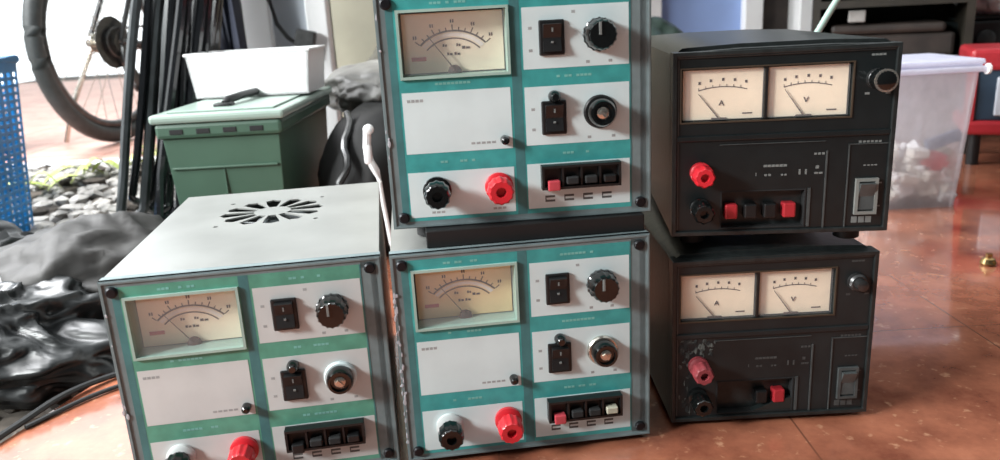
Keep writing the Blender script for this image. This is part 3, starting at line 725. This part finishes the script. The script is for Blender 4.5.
m = MB(); m.tube([(bb[0], -.056, bb[2]), (bb[0]-.10, -.062, bb[2]-.135)], .010, 8).tube([(bb[0], .05, bb[2]), (bb[0]+.10, .062, bb[2]+.135)], .010, 8)
m.box(bb[0]-.15, bb[0]-.05, -.15, -.07, bb[2]-.15, bb[2]-.125, bev=.004).box(bb[0]+.05, bb[0]+.15, .07, .15, bb[2]+.125, bb[2]+.15, bev=.004)
m.build('crank', 'darkmetal', t, True)
m = MB(); cr = []
for k in range(13): a = PI/2+PI*k/12; cr.append((.045*math.cos(a), -.046, R_+.045*math.sin(a)))
cr += [(.03, -.046, R_-.10), (.07, -.046, R_-.15), (.10, -.046, R_-.13)]
for k in range(11): a = -PI/2+PI*k/10; cr.append((bb[0]+.090*math.cos(a), -.042, bb[2]+.090*math.sin(a)))
m.tube(cr, .0045, 6, closed=True); m.build('chain', 'darkmetal', t)
m = MB(); m.box(.00, .045, -.066, -.050, R_-.07, R_-.01, bev=.006); m.lathe((.035, -.040, R_-.085), (0, -1, 0), [(.020, 0), (.020, .01)], 24).lathe((.075, -.040, R_-.15), (0, -1, 0), [(.022, 0), (.022, .01)], 24)
m.prism([(.018, R_-.08), (.045, R_-.07), (.095, R_-.145), (.070, R_-.172)], -.058, -.052); m.build('derailleur', 'darkmetal', t, True)
m = MB()  # mudguard like chain guard disc, pale
m.lathe((0, -.033, .33), (0, -1, 0), [(.085, 0), (.085, .0015)], 40); m.build('spoke_guard', 'darkmetal', t)
m = MB(); m.tube([(.02, .07, .31), (-.03, .16, .10), (-.04, .19, .006)], .008, 8); m.build('kickstand', 'metal', t, True)

# ------------------------------------------------------------------ blue perforated basket
t = thing('blue_basket', 'tall blue plastic basket with rows of small holes at the left edge', 'basket', (-1.278, 1.63, -.025), 0)
def lerp(a, b, s): return a+(b-a)*s
hb, ht = .215, .250      # half width bottom/top
db, dt = .075, .09; HT = .392
def side(name, P0, P1, Q0, Q1, nx, nz):
    """lattice wall between bottom edge P0-P1 and top edge Q0-Q1: solid face with rectangular holes"""
    m = MB(); P0, P1, Q0, Q1 = map(Vector, (P0, P1, Q0, Q1))
    us = [0]
    for i in range(nx): us += [(i+.22)/nx, (i+.80)/nx]
    us.append(1); vs_ = [0, .03]
    for j in range(nz): vs_ += [.04+.90*(j+.22)/nz, .04+.90*(j+.80)/nz]
    vs_ += [1]
    G_ = [[m.bm.verts.new((P0.lerp(P1, u)).lerp(Q0.lerp(Q1, u), v)) for u in us] for v in vs_]
    for j in range(len(vs_)-1):
        for i in range(len(us)-1):
            hole = (i % 2 == 1) and (j % 2 == 0) and 2 <= j < len(vs_)-2
            if not hole: m.bm.faces.new((G_[j][i], G_[j][i+1], G_[j+1][i+1], G_[j+1][i]))
    o = m.build(name, 'bluepl', t); sd = o.modifiers.new('s', 'SOLIDIFY'); sd.thickness = .003; return o
A = [(-hb, -db, 0), (hb, -db, 0), (hb, db, 0), (-hb, db, 0)]; B = [(-ht, -dt, HT), (ht, -dt, HT), (ht, dt, HT), (-ht, dt, HT)]
for k, (nx) in enumerate((24, 8, 24, 8)): side('side_wall', A[k], A[(k+1) % 4], B[k], B[(k+1) % 4], nx, 22)
MB().box(-hb, hb, -db, db, 0, .004).build('bottom', 'bluepl', t)
m = MB(); m.tube([Vector(b)*1.0 for b in B], .009, 8, closed=True); m.build('top_rim', 'bluepl', t)
# items behind and above the basket
t = thing('grey_machine', 'grey metal machine with a pale panel behind the blue basket, at upper left corner', 'machine', (-1.93, 2.42, .049))
m = MB(); m.box(0, .30, 0, .24, 0, .12, bev=.01).box(.03, .12, .03, .2, .12, .24, bev=.01).box(.15, .29, .03, .2, .12, .34, bev=.02).box(0, .28, .03, .2, .335, .7, bev=.03); m.build('housing', 'tyre', t)
MB().box(.20, .27, -.005, .01, .20, .29, bev=.004).build('pale_panel', 'milky', t)
m = MB(); m.tube([(-.3, -.12, .262), (-.05, -.12, .268), (.19, -.12, .272)], .010, 10).tube([(.19, -.12, .272), (.19, .0, .26)], .008, 8); m.build('white_tube_handle', 'whitepl', t, True)

# sprig of leaves on rubble
t = thing('leafy_sprig', 'yellow green leaves lying on the rubble beside the terrace edge', 'leaves', (-1.07, 2.04, .030), 0)
rr = random.Random(5)
for k in range(15):
    a = rr.uniform(-.2, .9); L = rr.uniform(.08, .15); cx = rr.uniform(-.15, .15); cy = cx*1.1+rr.uniform(-.04, .04); m = MB(); n = 8; row = []
    tilt = rr.uniform(.02, .05)
    for i in range(n+1):
        s = i/n; hw = .017*math.sin(PI*min(1, s*.95+.05))
        x = cx+L*(s-.5)*math.cos(a); y = cy+L*(s-.5)*math.sin(a); z = .012+tilt*math.sin(PI*s)+(y*.10)
        row.append([m.bm.verts.new((x-hw*math.sin(a), y+hw*math.cos(a), z+.004)), m.bm.verts.new((x, y, z)), m.bm.verts.new((x+hw*math.sin(a), y-hw*math.cos(a), z+.004))])
    for p, q in zip(row, row[1:]):
        for j in range(2): m.bm.faces.new((p[j], p[j+1], q[j+1], q[j]))
    m.build('leaf', 'leaf', t, True)

# ------------------------------------------------------------------ black bags
heap('dark_cloth_sack', 'bagmatte', 'dull dark grey sack lying on the rubble beside the leftmost supply, behind a shiny bag', 'sack', (-.635, 1.14, .030), (.15, .16, .108), 21, .10, 1.5, 5, crease=.45, base=-.035)
heap('black_plastic_bag', 'bag', 'shiny crumpled black plastic bag lying left of the leftmost supply', 'bag', (-.70, .965, .01), (.19, .115, .085), 31, .14, 1.4, 6, crease=.85, base=-.035)
heap('crumpled_black_sheet', 'bag', 'crumpled black plastic sheet with pale creases at the left edge, below the blue basket', 'plastic sheet', (-.90, 1.14, .035), (.19, .14, .105), 41, .15, 1.6, 5, crease=.95, base=-.035)

# cable in front left
m = MB(); P = [(-.62, .62, FZ+.004), (-.565, .70, FZ+.0045), (-.545, .76, FZ+.006), (-.525, .83, FZ+.008), (-.49, .885, FZ+.005), (-.43, .925, FZ+.0045), (-.36, .965, FZ+.0045), (-.30, 1.02, FZ+.0045)]
def smoothp(P, n=6):
    out = []
    P = [Vector(p) for p in P]
    for i in range(len(P)-1):
        a = P[max(0, i-1)]; b = P[i]; c = P[i+1]; d = P[min(len(P)-1, i+2)]
        for k in range(n):
            s = k/n; out.append(.5*((2*b)+(c-a)*s+(2*a-5*b+4*c-d)*s*s+(-a+3*b-3*c+d)*s**3))
    return out+[P[-1]]
m.tube(smoothp(P), .0040, 8)
tag(m.build('power_cable', 'black', None, True), 'black cable along the floor edge left of the leftmost supply, nearer the bags', 'cable')
m = MB(); P = [(-.47, .795, FZ+.004), (-.455, .83, FZ+.004), (-.43, .865, FZ+.004), (-.39, .90, FZ+.004), (-.33, .945, FZ+.004)]
P = [(-.535, .765, FZ+.003), (-.50, .825, FZ+.0035), (-.465, .862, FZ+.0035), (-.42, .895, FZ+.0035), (-.35, .935, FZ+.0035)]
m.tube(smoothp(P), .0028, 8)
tag(m.build('power_cable', 'black', None, True), 'thinner black cable running just inside the thick one, touching the leftmost supply', 'cable')

# ------------------------------------------------------------------ frosted tub
t = thing('plastic_tub', 'frosted clear plastic tub with lid holding white scraps, right of the black supplies', 'tub', (.72, 1.46, FZ), -.02)
def tapered_shell(x0, x1, y0, y1, z0, z1, ox, oy, mt, par, name):
    m = MB(); lo = [(x0, y0), (x1, y0), (x1, y1), (x0, y1)]; hi = [(x0-ox, y0-oy), (x1+ox, y0-oy), (x1+ox, y1+oy), (x0-ox, y1+oy)]
    rings = []
    for z, L in ((z0, lo), (z1, hi)): rings.append([m.bm.verts.new((x, y, z)) for x, y in L])
    m.bm.faces.new(rings[0][::-1])
    for k in range(4): m.bm.faces.new((rings[0][k], rings[0][(k+1) % 4], rings[1][(k+1) % 4], rings[1][k]))
    es = [e for e in m.bm.edges if abs(e.verts[0].co.z-e.verts[1].co.z) > .01]
    bmesh.ops.bevel(m.bm, geom=es, offset=.012, segments=3, affect='EDGES')
    return m.build(name, mt, par, True)
tapered_shell(0, .182, 0, .16, 0, .268, .012, .014, 'frost', t, 'body')
m = MB(); m.box(-.018, .200, -.020, .180, .262, .272, bev=.003).box(-.014, .197, -.016, .176, .276, .286, bev=.004).box(-.010, .193, -.012, .172, .271, .278)
m.build('lid', 'frostlid', t)
m = MB(); m.lathe((.198, -.016, .267), (1, 0, 0), [(.010, 0), (.010, .005)], 12); m.build('lid_clip', 'whitepl', t)
rr = random.Random(9); m = MB()
for k in range(150):
    z = .008+.095*rr.random()**1.1; e = .012
    x = .72+rr.uniform(.012, .172); y = 1.46+rr.uniform(.012, .145)
    s_ = rr.uniform(.008, .019)
    m.box(x-s_, x+s_, y-s_*.8, y+s_*.8, z-s_*.5, z+s_*.5, rr.choice([0, 0, 0, 1, 2]), bev=.002, seg=1, rot=Matrix.Rotation(rr.uniform(0, 3), 4, (rr.random(), rr.random(), rr.random()+.1)))
tag(m.build('white_scraps', ['chips', 'whitepl', 'beige']), 'heap of small white and beige plastic scraps inside the frosted tub', 'scraps', kind='stuff')
m = MB(); m.box(-.022, .022, -.005, .005, -.017, .017, bev=.003).box(-.03, .03, -.004, .004, -.006, .006, bev=.002).box(.004, .014, -.004, .004, -.03, 0, bev=.002)
o = m.build('red_connector', 'red'); o.location = (.855, 1.472, .088); o.rotation_euler = (0, .4, 0)
tag(o, 'red plastic piece lying among the white scraps in the tub', 'connector')
o = MB().box(-.034, .034, -.006, .006, -.011, .011, bev=.002).build('slate_connector', 'slate'); o.location = (.868, 1.470, .126); o.rotation_euler = (0, -.3, 0)
tag(o, 'grey blue bar shaped piece above the red one in the tub', 'connector')

# ------------------------------------------------------------------ right background
tag(MB().box(.62, 1.02, 3.10, 3.14, FZ, 2.1).build('door_1', 'bluewall'), kind='structure')
tag(MB().box(.985, 1.055, 3.05, 3.16, FZ, 2.15, bev=.004).build('trim_2', 'whitepaint'), kind='structure')
tag(MB().box(.60, .665, 3.05, 3.16, FZ, 2.15, bev=.004).build('trim_3', 'whitepaint'), kind='structure')
tag(MB().box(1.055, 1.20, 3.14, 3.2, FZ, 2.1).build('doorway_dark', 'brown'), kind='structure')  # dark panel painting the unlit doorway opening
tag(MB().box(1.185, 1.275, 3.02, 3.16, FZ, 2.15, bev=.004).build('trim_4', 'whitepaint'), kind='structure')
tag(MB().box(1.275, 3.4, 3.2, 3.3, FZ, 2.4).build('wall_right', 'olive'), kind='structure')
heap('green_sack', 'darkgreen', 'dark green rounded sack seen just above the black supplies beside the teal stack', 'sack', (.50, 2.40, .20), (.11, .12, .17), 4, .1, 1.5, base=FZ)
m = MB(); m.cyl((.335, 1.30, FZ), (.565, 1.31, .385), .0055, .0055, 10).cyl((.565, 1.31, .385), (.625, 1.312, .485), .0055, .004, 10)
tag(m.build('pale_stick', 'rim', None, True), 'thin pale stick leaning up behind the upper black supply', 'stick')
# cabinet
t = thing('brown_cabinet', 'large dark brown cabinet standing behind the frosted tub', 'cabinet', (.915, 2.24, FZ), -.38)
m = MB(); m.box(0, .40, .02, .42, 0, .06).box(0, .02, 0, .42, .06, 1.1).box(.38, .40, 0, .42, .06, 1.1).box(.02, .38, .40, .42, .06, 1.1)
for z in (.06, .215, .375, .70, 1.08): m.box(.02, .38, .0, .40, z, z+.02)
m.build('body', 'olive', t)
MB().box(.03, .365, .03, .34, .236, .30, bev=.01).box(.05, .34, .02, .3, .301, .328, bev=.01).build('stored_boxes', 'brown', t)
o = MB().box(-.022, .022, -.005, .03, -.016, .016, bev=.003).build('stored_tin', 'jacket'); tag(o, 'small grey tin on the shelf of the brown cabinet, above the silver rimmed knob', 'tin'); o.location = (1.028, 2.212, .345); o.rotation_euler = (0, 0, -.38)
# black radio on low stool
t = thing('low_shelf', 'low dark shelf standing right of the brown cabinet', 'shelf', (1.14, 2.02, FZ))
t.location = (1.30, 2.30, FZ)
m = MB(); m.box(0, .9, -.16, .3, .205, .225, bev=.003); m.build('top_board', 'olive', t)
for (x, y) in ((.03, -.13), (.85, -.13), (.03, .25), (.85, .25)): MB().box(x, x+.03, y, y+.03, 0, .205).build('leg', 'black', t)
t = thing('black_radio', 'worn black radio with round dial standing on the low shelf', 'radio', (1.31, 2.19, FZ+.226), -.05)
m = MB(); m.box(0, .30, 0, .14, 0, .095, bev=.006).box(.02, .28, .02, .12, .095, .11, bev=.01); m.build('housing', 'blackobj', t)
for k in range(3): MB().lathe((.07+.07*k, 0, .045), (0, -1, 0), [(.026-.004*k, 0), (.026-.004*k, .006), (.018, .009)], 24).build('dial_knob', 'ridge', t, True)
MB().box(.015, .030, -.003, .002, .02, .075).box(.20, .26, -.003, .002, .07, .08).build('silver_trim', 'metal', t)
heap('white_plastic_bag', 'foil', 'crumpled white plastic bag on top of the black radio', 'bag', (1.46, 2.25, FZ+.40), (.13, .08, .07), 51, .12, 1.6, 5, crease=.6, base=FZ+.337)
# red crate
t = thing('red_crate', 'red tool crate with dark blue sides at the right edge behind the tub', 'crate', (1.118, 1.82, FZ), -.42)
m = MB(); m.box(0, .45, -.01, .20, .225, .275, bev=.010).box(0, .45, -.01, .20, .075, .108, bev=.008)
m.box(.0, .02, -.005, .015, .1, .24).box(.43, .45, -.005, .015, .1, .24); m.build('frame', 'dullred', t)
MB().box(.012, .438, .002, .19, .108, .225, bev=.004).build('drawer_body', 'slateblue', t)
for (x, y) in ((.03, .02), (.40, .02), (.03, .16), (.40, .16)): MB().cyl((x, y, 0), (x, y, .078), .014).build('leg', 'black', t)
m = MB(); m.box(.06, .11, -.006, .004, .12, .21, bev=.003); m.build('latch', 'milky', t)
# small brass fitting
m = MB(); m.lathe((.752, 1.12, FZ), (0, 0, 1), [(.010, 0), (.012, .003), (.009, .010), (.005, .012), (.005, .018)], 14)
m.lathe((.765, 1.105, FZ+.006), (1, -.6, .2), [(.006, 0), (.006, .02), (.004, .022)], 10)
tag(m.build('brass_fitting', 'brass', None, True), 'small brass fitting lying on the tiles at the right edge', 'fitting')
